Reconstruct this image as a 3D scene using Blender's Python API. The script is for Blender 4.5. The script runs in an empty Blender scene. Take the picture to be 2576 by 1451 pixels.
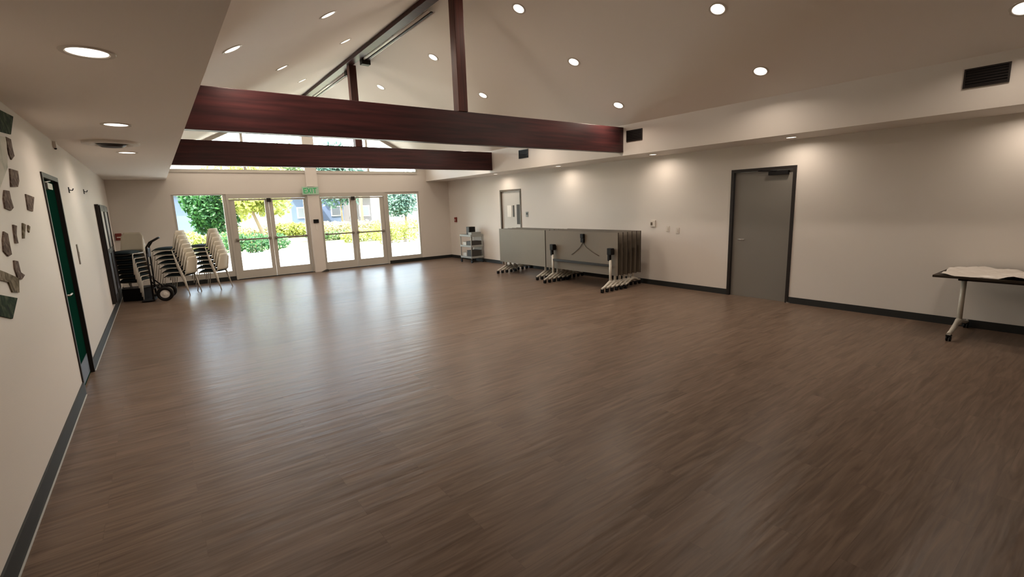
import bpy, bmesh, math, random
from mathutils import Vector, Matrix
random.seed(7)
S = bpy.context.scene
C = S.collection
PI = math.pi

# ------------------------------------------------------------------ camera
H_CAM = 1.7353
YAW, PITCH, ROLL = 0.6362, -0.1754, -0.0349
F_PX = 1196.6
cam_d = bpy.data.cameras.new('camera')
cam = bpy.data.objects.new('camera', cam_d)
C.objects.link(cam)
fw = Vector((math.sin(YAW)*math.cos(PITCH), math.cos(YAW)*math.cos(PITCH), math.sin(PITCH)))
rt = Vector((math.cos(YAW), -math.sin(YAW), 0))
up = rt.cross(fw)
r2 = rt*math.cos(ROLL) + up*math.sin(ROLL)
u2 = up*math.cos(ROLL) - rt*math.sin(ROLL)
M = Matrix((r2, u2, -fw)).transposed().to_4x4()
M.translation = Vector((0, 0, H_CAM))
cam.matrix_world = M
cam_d.sensor_width = 36
cam_d.lens = F_PX/2576*36
cam_d.clip_start = 0.02
cam_d.clip_end = 500
S.camera = cam

# ------------------------------------------------------------------ world, sun, exposure
S.view_settings.view_transform = 'Standard'
S.view_settings.look = 'None'
S.view_settings.exposure = 0.0
S.view_settings.gamma = 1.0
S.view_settings.use_curve_mapping = False
LAMP_W = 13.5
LAMP_COL = (1.0, 0.86, 0.72)
w = bpy.data.worlds.new('World')
S.world = w
w.use_nodes = True
nt = w.node_tree
bg = nt.nodes['Background']
sky = nt.nodes.new('ShaderNodeTexSky')
sky.sky_type = 'NISHITA'
sky.sun_disc = False
sky.sun_elevation = math.radians(55)
sky.sun_rotation = math.radians(120)
sky.air_density = 1.2
sky.dust_density = 1.5
hs = nt.nodes.new('ShaderNodeHueSaturation')
hs.inputs['Saturation'].default_value = 0.55
nt.links.new(sky.outputs[0], hs.inputs['Color'])
nt.links.new(hs.outputs[0], bg.inputs['Color'])
bg.inputs['Strength'].default_value = 1.9
sd = bpy.data.lights.new('sun', 'SUN')
sd.energy = 30.0
sd.angle = math.radians(0.6)
sd.color = (1.0, 0.95, 0.86)
sun = bpy.data.objects.new('sun', sd)
C.objects.link(sun)
sun.rotation_euler = Vector((0.55, 0.25, -1.0)).to_track_quat('-Z', 'Y').to_euler()

# ------------------------------------------------------------------ room sizes
XL, XR, YF, YB = -0.777, 8.107, 14.39, -3.2
ZL, ZR_ = 2.60, 2.565         # low ceilings left and right
XSL, XSR, ZV = 0.377, 7.294, 3.12
XP, ZAP = 3.80, 4.90


# ------------------------------------------------------------------ materials
def mat(name, col, rough=0.6, metal=0.0, bump=0.0, bscale=60.0, var=0.0, vscale=3.0, spec=0.5, emit=None, estr=0.0):
    m = bpy.data.materials.new(name)
    m.use_nodes = True
    n = m.node_tree
    b = n.nodes['Principled BSDF']
    b.inputs['Base Color'].default_value = (*col, 1)
    b.inputs['Roughness'].default_value = rough
    b.inputs['Metallic'].default_value = metal
    b.inputs['Specular IOR Level'].default_value = spec
    tc = n.nodes.new('ShaderNodeTexCoord')
    if var > 0:
        no = n.nodes.new('ShaderNodeTexNoise')
        no.inputs['Scale'].default_value = vscale
        no.inputs['Detail'].default_value = 4
        n.links.new(tc.outputs['Object'], no.inputs['Vector'])
        mx = n.nodes.new('ShaderNodeMixRGB')
        mx.inputs[1].default_value = (*[max(0, c*(1-var)) for c in col], 1)
        mx.inputs[2].default_value = (*[min(1, c*(1+var)) for c in col], 1)
        n.links.new(no.outputs['Fac'], mx.inputs[0])
        n.links.new(mx.outputs[0], b.inputs['Base Color'])
    if bump > 0:
        nb = n.nodes.new('ShaderNodeTexNoise')
        nb.inputs['Scale'].default_value = bscale
        n.links.new(tc.outputs['Object'], nb.inputs['Vector'])
        bp = n.nodes.new('ShaderNodeBump')
        bp.inputs['Strength'].default_value = bump
        bp.inputs['Distance'].default_value = 0.004
        n.links.new(nb.outputs['Fac'], bp.inputs['Height'])
        n.links.new(bp.outputs[0], b.inputs['Normal'])
    if emit:
        b.inputs['Emission Color'].default_value = (*emit, 1)
        b.inputs['Emission Strength'].default_value = estr
    return m


def wood_mat(name, c1, c2, axis=0, rough=0.45):
    m = bpy.data.materials.new(name)
    m.use_nodes = True
    n = m.node_tree
    b = n.nodes['Principled BSDF']
    tc = n.nodes.new('ShaderNodeTexCoord')
    mp = n.nodes.new('ShaderNodeMapping')
    sc = [14, 14, 14]
    sc[axis] = 0.8
    mp.inputs['Scale'].default_value = sc
    no = n.nodes.new('ShaderNodeTexNoise')
    no.inputs['Scale'].default_value = 1.5
    no.inputs['Detail'].default_value = 6
    cr = n.nodes.new('ShaderNodeValToRGB')
    cr.color_ramp.elements[0].position = 0.35
    cr.color_ramp.elements[1].position = 0.68
    cr.color_ramp.elements[0].color = (*c1, 1)
    cr.color_ramp.elements[1].color = (*c2, 1)
    n.links.new(tc.outputs['Object'], mp.inputs[0])
    n.links.new(mp.outputs[0], no.inputs['Vector'])
    n.links.new(no.outputs['Fac'], cr.inputs[0])
    n.links.new(cr.outputs[0], b.inputs['Base Color'])
    b.inputs['Roughness'].default_value = rough
    b.inputs['Specular IOR Level'].default_value = 0.25
    return m


def floor_mat():
    m = bpy.data.materials.new('vinyl_planks')
    m.use_nodes = True
    n = m.node_tree
    L = n.links.new
    b = n.nodes['Principled BSDF']
    tc = n.nodes.new('ShaderNodeTexCoord')
    br = n.nodes.new('ShaderNodeTexBrick')
    br.offset = 0.37
    br.inputs['Scale'].default_value = 1.0
    br.inputs['Brick Width'].default_value = 1.22
    br.inputs['Row Height'].default_value = 0.18
    br.inputs['Mortar Size'].default_value = 0.0015
    br.inputs['Bias'].default_value = 0.0
    br.inputs['Color1'].default_value = (0.30, 0.30, 0.30, 1)
    br.inputs['Color2'].default_value = (0.70, 0.70, 0.70, 1)
    br.inputs['Mortar'].default_value = (0.15, 0.15, 0.15, 1)
    L(tc.outputs['Object'], br.inputs['Vector'])
    mp = n.nodes.new('ShaderNodeMapping')
    mp.inputs['Scale'].default_value = (1.3, 16, 1)
    L(tc.outputs['Object'], mp.inputs[0])
    # offset the grain per plank
    add = n.nodes.new('ShaderNodeVectorMath')
    add.operation = 'ADD'
    scl = n.nodes.new('ShaderNodeVectorMath')
    scl.operation = 'SCALE'
    scl.inputs['Scale'].default_value = 23.0
    L(br.outputs['Color'], scl.inputs[0])
    L(mp.outputs[0], add.inputs[0])
    L(scl.outputs[0], add.inputs[1])
    no = n.nodes.new('ShaderNodeTexNoise')
    no.inputs['Scale'].default_value = 1.6
    no.inputs['Detail'].default_value = 7
    no.inputs['Distortion'].default_value = 1.2
    L(add.outputs[0], no.inputs['Vector'])
    mx = n.nodes.new('ShaderNodeMixRGB')
    mx.blend_type = 'MIX'
    mx.inputs[0].default_value = 0.78
    L(br.outputs['Color'], mx.inputs[1])
    L(no.outputs['Fac'], mx.inputs[2])
    cr = n.nodes.new('ShaderNodeValToRGB')
    cr.color_ramp.elements[0].position = 0.25
    cr.color_ramp.elements[0].color = (0.094, 0.063, 0.044, 1)
    cr.color_ramp.elements[1].position = 0.75
    cr.color_ramp.elements[1].color = (0.240, 0.168, 0.123, 1)
    L(mx.outputs[0], cr.inputs[0])
    L(cr.outputs[0], b.inputs['Base Color'])
    mr = n.nodes.new('ShaderNodeMapRange')
    mr.inputs['To Min'].default_value = 0.26
    mr.inputs['To Max'].default_value = 0.38
    L(no.outputs['Fac'], mr.inputs[0])
    L(mr.outputs[0], b.inputs['Roughness'])
    mp2 = n.nodes.new('ShaderNodeMapping')
    mp2.inputs['Scale'].default_value = (0.9, 7, 1)
    L(tc.outputs['Object'], mp2.inputs[0])
    n2 = n.nodes.new('ShaderNodeTexNoise')
    n2.inputs['Scale'].default_value = 1.2
    n2.inputs['Detail'].default_value = 3
    L(mp2.outputs[0], n2.inputs['Vector'])
    bp = n.nodes.new('ShaderNodeBump')
    bp.inputs['Strength'].default_value = 0.5
    bp.inputs['Distance'].default_value = 0.012
    L(n2.outputs['Fac'], bp.inputs['Height'])
    L(bp.outputs[0], b.inputs['Normal'])
    b.inputs['Specular IOR Level'].default_value = 0.11
    return m


def glass_mat():
    m = bpy.data.materials.new('clear_glass')
    m.use_nodes = True
    n = m.node_tree
    for x in list(n.nodes):
        n.nodes.remove(x)
    o = n.nodes.new('ShaderNodeOutputMaterial')
    t = n.nodes.new('ShaderNodeBsdfTransparent')
    t.inputs[0].default_value = (0.93, 0.96, 0.95, 1)
    g = n.nodes.new('ShaderNodeBsdfGlossy')
    g.inputs['Roughness'].default_value = 0.03
    f = n.nodes.new('ShaderNodeFresnel')
    f.inputs[0].default_value = 1.35
    mx = n.nodes.new('ShaderNodeMixShader')
    n.links.new(f.outputs[0], mx.inputs[0])
    n.links.new(t.outputs[0], mx.inputs[1])
    n.links.new(g.outputs[0], mx.inputs[2])
    n.links.new(mx.outputs[0], o.inputs[0])
    return m


def leaf_mat(name, c1, c2):
    m = bpy.data.materials.new(name)
    m.use_nodes = True
    n = m.node_tree
    b = n.nodes['Principled BSDF']
    g = n.nodes.new('ShaderNodeNewGeometry')
    cr = n.nodes.new('ShaderNodeValToRGB')
    cr.color_ramp.elements[0].color = (*c1, 1)
    cr.color_ramp.elements[1].color = (*c2, 1)
    n.links.new(g.outputs['Random Per Island'], cr.inputs[0])
    n.links.new(cr.outputs[0], b.inputs['Base Color'])
    b.inputs['Roughness'].default_value = 0.6
    tr = n.nodes.new('ShaderNodeBsdfTranslucent')
    n.links.new(cr.outputs[0], tr.inputs[0])
    mx = n.nodes.new('ShaderNodeMixShader')
    mx.inputs[0].default_value = 0.35
    n.links.new(b.outputs[0], mx.inputs[1])
    n.links.new(tr.outputs[0], mx.inputs[2])
    n.links.new(mx.outputs[0], n.nodes['Material Output'].inputs[0])
    return m


def photo_mat(name, cols, scale):
    m = bpy.data.materials.new(name)
    m.use_nodes = True
    n = m.node_tree
    b = n.nodes['Principled BSDF']
    tc = n.nodes.new('ShaderNodeTexCoord')
    no = n.nodes.new('ShaderNodeTexNoise')
    no.inputs['Scale'].default_value = scale
    no.inputs['Detail'].default_value = 3
    no.inputs['Distortion'].default_value = 0.8
    cr = n.nodes.new('ShaderNodeValToRGB')
    e = cr.color_ramp.elements
    e[0].position = 0.3
    e[1].position = 0.7
    e[0].color = (*cols[0], 1)
    e[1].color = (*cols[-1], 1)
    for i, c in enumerate(cols[1:-1]):
        k = e.new(0.3 + 0.4*(i+1)/(len(cols)-1))
        k.color = (*c, 1)
    n.links.new(tc.outputs['Object'], no.inputs['Vector'])
    n.links.new(no.outputs['Fac'], cr.inputs[0])
    n.links.new(cr.outputs[0], b.inputs['Base Color'])
    b.inputs['Roughness'].default_value = 0.8
    b.inputs['Specular IOR Level'].default_value = 0.1
    return m


WALLC = (0.73, 0.67, 0.61)
m_wall = mat('wall_paint', WALLC, 0.55, bump=0.15, bscale=120)
m_ceil = mat('ceiling_paint', (0.88, 0.81, 0.74), 0.8, bump=0.15, bscale=90)
m_floor = floor_mat()
m_base = mat('dark_rubber_base', (0.014, 0.015, 0.014), 0.55)
m_foot_strip = mat('pale_foot_strip', (0.5, 0.5, 0.47), 0.5)
m_beam = wood_mat('red_brown_beam', (0.030, 0.012, 0.013), (0.070, 0.020, 0.020), 0, 0.38)
m_post = wood_mat('red_brown_post', (0.045, 0.013, 0.010), (0.10, 0.027, 0.018), 2, 0.45)
m_alu = mat('painted_frame', (0.52, 0.48, 0.42), 0.4)
m_glass = glass_mat()
m_cond = mat('glossy_white_conduit', (0.92, 0.90, 0.86), 0.3)
m_black = mat('black_plastic', (0.008, 0.007, 0.007), 0.5, spec=0.2)
m_darkmetal = mat('dark_brown_metal', (0.016, 0.011, 0.009), 0.45, 0.2)
m_grey_door = mat('grey_door_paint', (0.21, 0.19, 0.165), 0.42, bump=0.05, bscale=200)
m_lgrey_door = mat('light_grey_door_paint', (0.50, 0.47, 0.43), 0.45)
m_green = mat('dark_green_paint', (0.004, 0.034, 0.022), 0.9, spec=0.0)
m_steel = mat('brushed_steel', (0.55, 0.53, 0.5), 0.3, 0.9)
m_kick = mat('dull_steel_plate', (0.16, 0.17, 0.20), 0.45, 0.5)
m_white = mat('white_plastic', (0.78, 0.74, 0.68), 0.45)
m_cream = mat('cream_plastic', (0.66, 0.60, 0.48), 0.45)
m_teal = mat('dark_teal_fabric', (0.020, 0.038, 0.045), 0.9, bump=0.4, bscale=300)
m_seatpan = mat('dark_seat_pan', (0.045, 0.042, 0.030), 0.5)
m_wmetal = mat('off_white_metal', (0.66, 0.62, 0.54), 0.35, 0.1)
m_lam = mat('taupe_laminate', (0.22, 0.185, 0.14), 0.5, var=0.05, vscale=2)
m_under = mat('taupe_underside', (0.20, 0.165, 0.125), 0.6)
m_edge = mat('dark_table_edge', (0.034, 0.024, 0.016), 0.5, spec=0.25)
m_red = mat('red_plastic', (0.20, 0.02, 0.012), 0.4)
m_rod = mat('brown_rod', (0.10, 0.07, 0.045), 0.45)
m_sheet = mat('white_plastic_sheet', (0.72, 0.66, 0.60), 0.35)
m_lens = mat('lamp_lens', (0.9, 0.9, 0.9), 0.5, emit=(1.0, 0.90, 0.78), estr=3.2)
m_trimw = mat('white_lamp_trim', (0.66, 0.60, 0.53), 0.5)
m_cart = mat('grey_cart_plastic', (0.30, 0.31, 0.29), 0.5)
m_cartd = mat('dark_box', (0.04, 0.035, 0.03), 0.6)
m_cartw = mat('pale_box', (0.6, 0.58, 0.53), 0.6)
m_exit = mat('exit_panel', (0.45, 0.62, 0.48), 0.3)
m_exitg = mat('exit_green_letters', (0.02, 0.22, 0.07), 0.4, emit=(0.04, 0.5, 0.15), estr=0.35)
m_conc = mat('sunlit_concrete', (0.62, 0.59, 0.54), 0.85, var=0.06, vscale=0.8)
m_lawn = mat('dry_lawn', (0.30, 0.29, 0.12), 0.95, var=0.35, vscale=1.2)
m_hill = mat('pale_path', (0.62, 0.60, 0.52), 0.9)
m_bark = mat('tan_bark', (0.22, 0.16, 0.10), 0.9)
m_blue = mat('blue_grey_siding', (0.095, 0.125, 0.21), 0.7, var=0.15, vscale=1.5)
m_pale = mat('pale_stucco', (0.40, 0.37, 0.38), 0.8)
m_roof = mat('grey_roof', (0.13, 0.115, 0.12), 0.8)
m_lf_green = leaf_mat('deep_green_leaves', (0.010, 0.055, 0.015), (0.060, 0.170, 0.045))
m_lf_yel = leaf_mat('yellow_green_leaves', (0.186, 0.236, 0.037), (0.446, 0.446, 0.112))
m_lf_mid = leaf_mat('mid_green_leaves', (0.044, 0.110, 0.028), (0.187, 0.264, 0.077))
m_lf_teal = leaf_mat('blue_green_leaves', (0.024, 0.084, 0.066), (0.180, 0.276, 0.216))
m_lf_cream = leaf_mat('straw_leaves', (0.336, 0.294, 0.126), (0.574, 0.518, 0.294))


# ------------------------------------------------------------------ mesh helpers
class MB:
    def __init__(s):
        s.bm = bmesh.new()

    def box(s, x0, x1, y0, y1, z0, z1, mi=0, bev=0.0, rot=None):
        v = [s.bm.verts.new(p) for p in ((x0, y0, z0), (x1, y0, z0), (x1, y1, z0), (x0, y1, z0),
                                         (x0, y0, z1), (x1, y0, z1), (x1, y1, z1), (x0, y1, z1))]
        fs = [s.bm.faces.new([v[i] for i in q]) for q in
              ((0, 3, 2, 1), (4, 5, 6, 7), (0, 1, 5, 4), (1, 2, 6, 5), (2, 3, 7, 6), (3, 0, 4, 7))]
        for f in fs:
            f.material_index = mi
        if bev > 0:
            es = set()
            for f in fs:
                es.update(f.edges)
            bmesh.ops.bevel(s.bm, geom=list(es), offset=bev, segments=2, affect='EDGES', profile=0.6)
        return s

    def prism(s, pts, z0, z1, plane='XY', mi=0):
        def P(a, b, c):
            return {'XY': (a, b, c), 'XZ': (a, c, b), 'YZ': (c, a, b)}[plane]
        n = len(pts)
        lo = [s.bm.verts.new(P(a, b, z0)) for a, b in pts]
        hi = [s.bm.verts.new(P(a, b, z1)) for a, b in pts]
        f = s.bm.faces.new(lo[::-1]); f.material_index = mi
        f = s.bm.faces.new(hi); f.material_index = mi
        for i in range(n):
            f = s.bm.faces.new((lo[i], lo[(i+1) % n], hi[(i+1) % n], hi[i])); f.material_index = mi
        return s

    def tube(s, pts, r, seg=10, mi=0, cap=True):
        pts = [Vector(p) for p in pts]
        rr = r if isinstance(r, (list, tuple)) else [r]*len(pts)
        rings = []
        prev = None
        for i, p in enumerate(pts):
            if i == 0:
                d = pts[1]-pts[0]
            elif i == len(pts)-1:
                d = pts[-1]-pts[-2]
            else:
                d = (pts[i+1]-pts[i]).normalized() + (pts[i]-pts[i-1]).normalized()
            d.normalize()
            if prev is None:
                a = d.orthogonal().normalized()
            else:
                a = (prev - d*prev.dot(d)).normalized()
            prev = a
            b = d.cross(a)
            rings.append([s.bm.verts.new(p + (a*math.cos(2*PI*k/seg) + b*math.sin(2*PI*k/seg))*rr[i]) for k in range(seg)])
        for i in range(len(rings)-1):
            for k in range(seg):
                f = s.bm.faces.new((rings[i][k], rings[i][(k+1) % seg], rings[i+1][(k+1) % seg], rings[i+1][k]))
                f.smooth = True
                f.material_index = mi
        if cap:
            f = s.bm.faces.new(rings[0][::-1]); f.material_index = mi
            f = s.bm.faces.new(rings[-1]); f.material_index = mi
        return s

    def lathe(s, prof, seg=32, c=(0, 0, 0), mi=0):
        rings = []
        for r, z in prof:
            rings.append([s.bm.verts.new((c[0]+r*math.cos(2*PI*k/seg), c[1]+r*math.sin(2*PI*k/seg), c[2]+z)) for k in range(seg)])
        for i in range(len(rings)-1):
            for k in range(seg):
                f = s.bm.faces.new((rings[i][k], rings[i][(k+1) % seg], rings[i+1][(k+1) % seg], rings[i+1][k]))
                f.material_index = mi
        return s

    def grid(s, fn, nu, nv, thick=0.0, mi=0):
        V = [[s.bm.verts.new(fn(i/nu, j/nv)) for j in range(nv+1)] for i in range(nu+1)]
        fs = []
        for i in range(nu):
            for j in range(nv):
                f = s.bm.faces.new((V[i][j], V[i+1][j], V[i+1][j+1], V[i][j+1]))
                f.smooth = True
                f.material_index = mi
                fs.append(f)
        if thick:
            s.bm.normal_update()
            bmesh.ops.solidify(s.bm, geom=fs, thickness=thick)
        return s

    def xform(s, m):
        bmesh.ops.transform(s.bm, matrix=m, verts=s.bm.verts)
        return s

    def build(s, name, mats, parent=None, normals=True):
        if normals:
            bmesh.ops.recalc_face_normals(s.bm, faces=s.bm.faces)
        me = bpy.data.meshes.new(name)
        s.bm.to_mesh(me)
        s.bm.free()
        for m in (mats if isinstance(mats, (list, tuple)) else [mats]):
            me.materials.append(m)
        o = bpy.data.objects.new(name, me)
        C.objects.link(o)
        if parent:
            o.parent = parent
        return o


def tag(o, label, cat, group=None):
    o['label'] = label
    o['category'] = cat
    if group:
        o['group'] = group
    return o


def struct(o, label, cat):
    o['kind'] = 'structure'
    o['label'] = label
    o['category'] = cat
    return o


def thing(name, label, cat, loc=(0, 0, 0), rz=0.0, group=None):
    o = bpy.data.objects.new(name, None)
    o.empty_display_size = 0.1
    C.objects.link(o)
    o.location = loc
    o.rotation_euler = (0, 0, rz)
    return tag(o, label, cat, group)


def dup(root, loc=None, rot=None, label=None, group=None, parent=None):
    c = root.copy()
    C.objects.link(c)
    if parent:
        c.parent = parent
    if loc is not None:
        c.location = loc
    if rot is not None:
        c.rotation_euler = rot
    if label:
        c['label'] = label
    if group:
        c['group'] = group
    for ch in [x for x in bpy.data.objects if x.parent == root]:
        dup(ch, parent=c)
    return c


def holes_wall(mb, u0, u1, z0, z1, holes, emit):
    us = sorted({u0, u1, *[h[0] for h in holes], *[h[1] for h in holes]})
    zs = sorted({z0, z1, *[h[2] for h in holes], *[h[3] for h in holes]})
    for i in range(len(us)-1):
        for j in range(len(zs)-1):
            a, b, c, d = us[i], us[i+1], zs[j], zs[j+1]
            if any(h[0] <= a and b <= h[1] and h[2] <= c and d <= h[3] for h in holes):
                continue
            emit(mb, a, b, c, d)


# ------------------------------------------------------------------ room shell
o = MB().box(XL-0.2, XR+0.2, YB-0.2, YF+0.16, -0.2, 0).build('floor', m_floor)
struct(o, 'brown wood look plank floor of the hall', 'floor')

D1 = (6.20, 7.15, 0.0, 2.18)           # green door, left wall
mb = MB()
holes_wall(mb, YB-0.2, YF+0.15, 0, 2.95, [D1], lambda m_, a, b, c, d: m_.box(XL-0.2, XL, a, b, c, d))
struct(mb.build('wall_left', m_wall), 'white left wall with a dark green door', 'wall')
D2 = (10.42, 11.40, 0.0, 2.14)
D3 = (3.42, 4.47, 0.0, 2.18)
mb = MB()
holes_wall(mb, YB-0.2, YF+0.15, 0, 3.0, [D2, D3], lambda m_, a, b, c, d: m_.box(XR, XR+0.2, a, b, c, d))
struct(mb.build('wall_right', m_wall), 'white right wall with two grey doors', 'wall')
mb = MB()
mb.box(XL-0.2, XR+0.2, YB-0.2, YB, 0, 5.2)
struct(mb.build('wall_back', m_wall), 'white wall behind the camera', 'wall')


def slope_z(x):
    return ZV + (x-XSL)*(ZAP-ZV)/(XP-XSL) if x < XP else ZV + (XSR-x)*(ZAP-ZV)/(XSR-XP)


mb = MB()
OX0, OX1 = 0.42, 7.00
OZ = 2.24
CZ = 2.82
mb.box(XL-0.2, OX0, YF, YF+0.15, 0, 3.14)
mb.box(OX1, XR+0.2, YF, YF+0.15, 0, 3.14)
mb.box(OX0, OX1, YF, YF+0.15, OZ, CZ)
struct(mb.build('wall_far', m_wall), 'white gable end wall around the glass doors', 'wall')

# vault ceiling, two slopes with thickness
mb = MB()
T = 0.14
mb.prism([(XSL, ZV), (XP, ZAP), (XP, ZAP+T), (XSL-0.1, ZV+T)], YB-0.2, YF+0.9, 'XZ')
mb.prism([(XP, ZAP), (XSR, ZV), (XSR+0.1, ZV+T), (XP, ZAP+T)], YB-0.2, YF+0.9, 'XZ')
struct(mb.build('ceiling', m_ceil), 'sloping off white vaulted ceiling', 'ceiling')
mb = MB().box(XL-0.2, XSL, YB-0.2, YF+0.15, ZL, ZV+0.12)
struct(mb.build('ceiling', m_ceil), 'low flat ceiling strip along the left wall', 'ceiling')
mb = MB().box(XSR, XR+0.2, YB-0.2, YF+0.15, ZR_, ZV+0.12)
struct(mb.build('ceiling', m_wall), 'dropped soffit along the right wall with dark vents', 'ceiling')

# baseboards
mb = MB()
for a, b in ((YB, D1[0]), (D1[1], YF)):
    mb.box(XL, XL+0.012, a, b, 0, 0.135)
    mb.box(XL, XL+0.019, a, b, 0, 0.008, 1)  # thin pale strip along the foot of the baseboard
struct(mb.build('baseboard_left', [m_base, m_foot_strip]), 'dark rubber baseboard along the left wall', 'baseboard')
mb = MB()
for a, b in ((YB, D3[0]-0.0), (D3[1], D2[0]), (D2[1], YF)):
    mb.box(XR-0.012, XR, a, b, 0, 0.10)
struct(mb.build('baseboard_right', m_base), 'dark rubber baseboard along the right wall', 'baseboard')
mb = MB()
mb.box(XL+0.012, 1.50, YF-0.012, YF, 0, 0.11)
mb.box(5.93, XR-0.012, YF-0.012, YF, 0, 0.10)
struct(mb.build('baseboard_far', m_base), 'dark baseboard under the far windows', 'baseboard')

# ------------------------------------------------------------------ far wall glazing
y0, y1 = YF+0.02, YF+0.10


def glazed(name, x0, x1, z0, z1, gx0, gx1, gz0, gz1, label, cat):
    r = bpy.data.objects.new(name, None)
    C.objects.link(r)
    r.location = (x0, YF, 0)
    struct(r, label, cat)
    f = MB()
    f.box(0, gx0-x0, 0.02, 0.10, z0, z1)
    f.box(gx1-x0, x1-x0, 0.02, 0.10, z0, z1)
    f.box(gx0-x0, gx1-x0, 0.02, 0.10, z0, gz0)
    f.box(gx0-x0, gx1-x0, 0.02, 0.10, gz1, z1)
    f.build('window_frame' if cat == 'window' else 'door_frame', m_alu, r)
    g = MB().box(gx0-x0, gx1-x0, 0.055, 0.061, gz0, gz1)
    g.build('glass_pane', m_glass, r)
    return r


glazed('window_1', OX0, 1.58, 0.11, OZ, 0.47, 1.50, 0.25, OZ-0.02, 'tall sidelight window left of the glass doors', 'window')
glazed('window_2', 5.86, OX1, 0.10, OZ, 5.95, 6.96, 0.22, 2.17, 'tall sidelight window right of the glass doors', 'window')
MBs = MB().box(OX0, 1.58, YF+0.01, YF+0.12, 0, 0.11).box(5.86, OX1, YF+0.01, YF+0.12, 0, 0.10)
struct(MBs.build('trim_1', m_base), 'dark sill strip under the sidelights', 'trim')


def glass_door(n, xs, label):
    # xs: outer left, glass l0,l1, meeting, r0,r1, outer right
    a, g0, g1, mid, h0, h1, b = xs
    r = bpy.data.objects.new('door_%d' % n, None)
    C.objects.link(r)
    r.location = (a, YF, 0)
    struct(r, label, 'door')
    f = MB()
    f.box(0, b-a, 0.0, 0.12, 2.12, OZ)
    f.box(0, 0.05, 0.0, 0.12, 0, 2.12)
    f.box(b-a-0.05, b-a, 0.0, 0.12, 0, 2.12)
    f.build('door_frame', m_alu, r)
    MB().box(0.0, b-a, 0.0, 0.14, 0, 0.015).build('threshold', m_darkmetal, r)
    for (x0, x1, p0, p1) in ((a+0.055, mid-0.004, g0, g1), (mid+0.004, b-0.055, h0, h1)):
        lf = MB()
        for q in ((x0, p0, 0.02, 2.11), (p1, x1, 0.02, 2.11), (p0, p1, 0.02, 0.24), (p0, p1, 2.07, 2.11)):
            lf.box(q[0]-a, q[1]-a, 0.035, 0.085, q[2], q[3])
        leaf = lf.build('door_leaf', m_alu, r)
        MB().box(p0-a, p1-a, 0.057, 0.063, 0.24, 2.07).build('glass_pane', m_glass, leaf)
        pb = MB()
        pb.box(x0-a+0.04, x1-a-0.04, -0.035, -0.005, 1.035, 1.075, bev=0.008)
        pb.box(x0-a+0.05, x0-a+0.11, -0.006, 0.036, 1.02, 1.09)
        pb.box(x1-a-0.11, x1-a-0.05, -0.006, 0.036, 1.02, 1.09)
        pb.build('push_bar', m_lam, leaf)
    cl = MB().box(mid-a-0.05, mid-a+0.05, -0.03, 0.03, 2.02, 2.12, bev=0.005)
    cl.build('door_closer', m_darkmetal, r)
    return r


glass_door(1, (1.58, 1.76, 2.47, 2.57, 2.67, 3.46, 3.56), 'left pair of glass doors to the patio')
glass_door(2, (3.86, 3.95, 4.75, 4.85, 4.95, 5.68, 5.86), 'right pair of glass doors to the patio')

# clerestory
r = bpy.data.objects.new('window_3', None)
C.objects.link(r)
r.location = (0, YF, 0)
struct(r, 'triangular clerestory glazing in the gable', 'window')
fr = MB()
fr.box(OX0, OX1, 0.0, 0.10, CZ, CZ+0.04)
for x in (OX0+0.02, 2.1, 5.4, OX1-0.02):
    fr.box(x-0.03, x+0.03, 0.0, 0.10, CZ+0.04, slope_z(x))
fr.prism([(XSL, ZV-0.10), (XP, ZAP-0.10), (XP, ZAP), (XSL, ZV)], 0.0, 0.1, 'XZ')
fr.prism([(XP, ZAP-0.10), (XSR, ZV-0.10), (XSR, ZV), (XP, ZAP)], 0.0, 0.1, 'XZ')
fr.build('window_frame', m_alu, r)
g = MB()
g.prism([(OX0, CZ+0.04), (3.56, CZ+0.04), (3.56, slope_z(3.56)-0.08), (OX0, slope_z(OX0)-0.08)], 0.05, 0.056, 'XZ')
g.prism([(3.86, CZ+0.04), (OX1, CZ+0.04), (OX1, slope_z(OX1)-0.08), (3.86, slope_z(3.86)-0.08)], 0.05, 0.056, 'XZ')
g.build('glass_pane', m_glass, r)

mb = MB().box(3.56, 3.86, YF-0.09, YF+0.12, 0, 4.80)
struct(mb.build('trim_2', m_wall), 'pale centre column between the two pairs of glass doors', 'column')
mb = MB().box(0.44, 3.555, YF-0.02, YF, CZ-0.045, CZ-0.01).box(3.865, 6.98, YF-0.02, YF, CZ-0.045, CZ-0.01)
struct(mb.build('trim_3', m_alu), 'thin sill under the clerestory glazing', 'trim')

# ------------------------------------------------------------------ side doors
r = bpy.data.objects.new('door_3', None); C.objects.link(r)
r.location = (XL, D1[0], 0)
struct(r, 'dark green door in the left wall', 'door')
W = D1[1]-D1[0]
f = MB()
f.box(-0.2, 0.012, 0.0, 0.045, 0, 2.18).box(-0.2, 0.012, W-0.045, W, 0, 2.18).box(-0.2, 0.012, 0.045, W-0.045, 2.135, 2.18)
f.build('door_frame', m_darkmetal, r)
leaf = MB().box(-0.072, -0.027, 0.048, W-0.048, 0.001, 2.13).build('door_leaf', m_green, r)
MB().box(-0.026, -0.022, 0.09, W-0.09, 0.03, 0.24).build('kick_plate', m_kick, leaf)
hb = MB().tube([(-0.027, 0.12, 1.0), (0.025, 0.12, 1.0), (0.025, 0.25, 1.0)], 0.010).box(-0.027, -0.018, 0.09, 0.15, 0.93, 1.07)
hb.build('door_handle', m_steel, leaf)
cl = MB().box(-0.026, 0.02, 0.16, 0.42, 2.03, 2.09, bev=0.006).tube([(-0.02, 0.28, 2.10), (-0.01, 0.55, 2.125)], 0.008)
cl.build('door_closer', m_steel, leaf)


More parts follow.
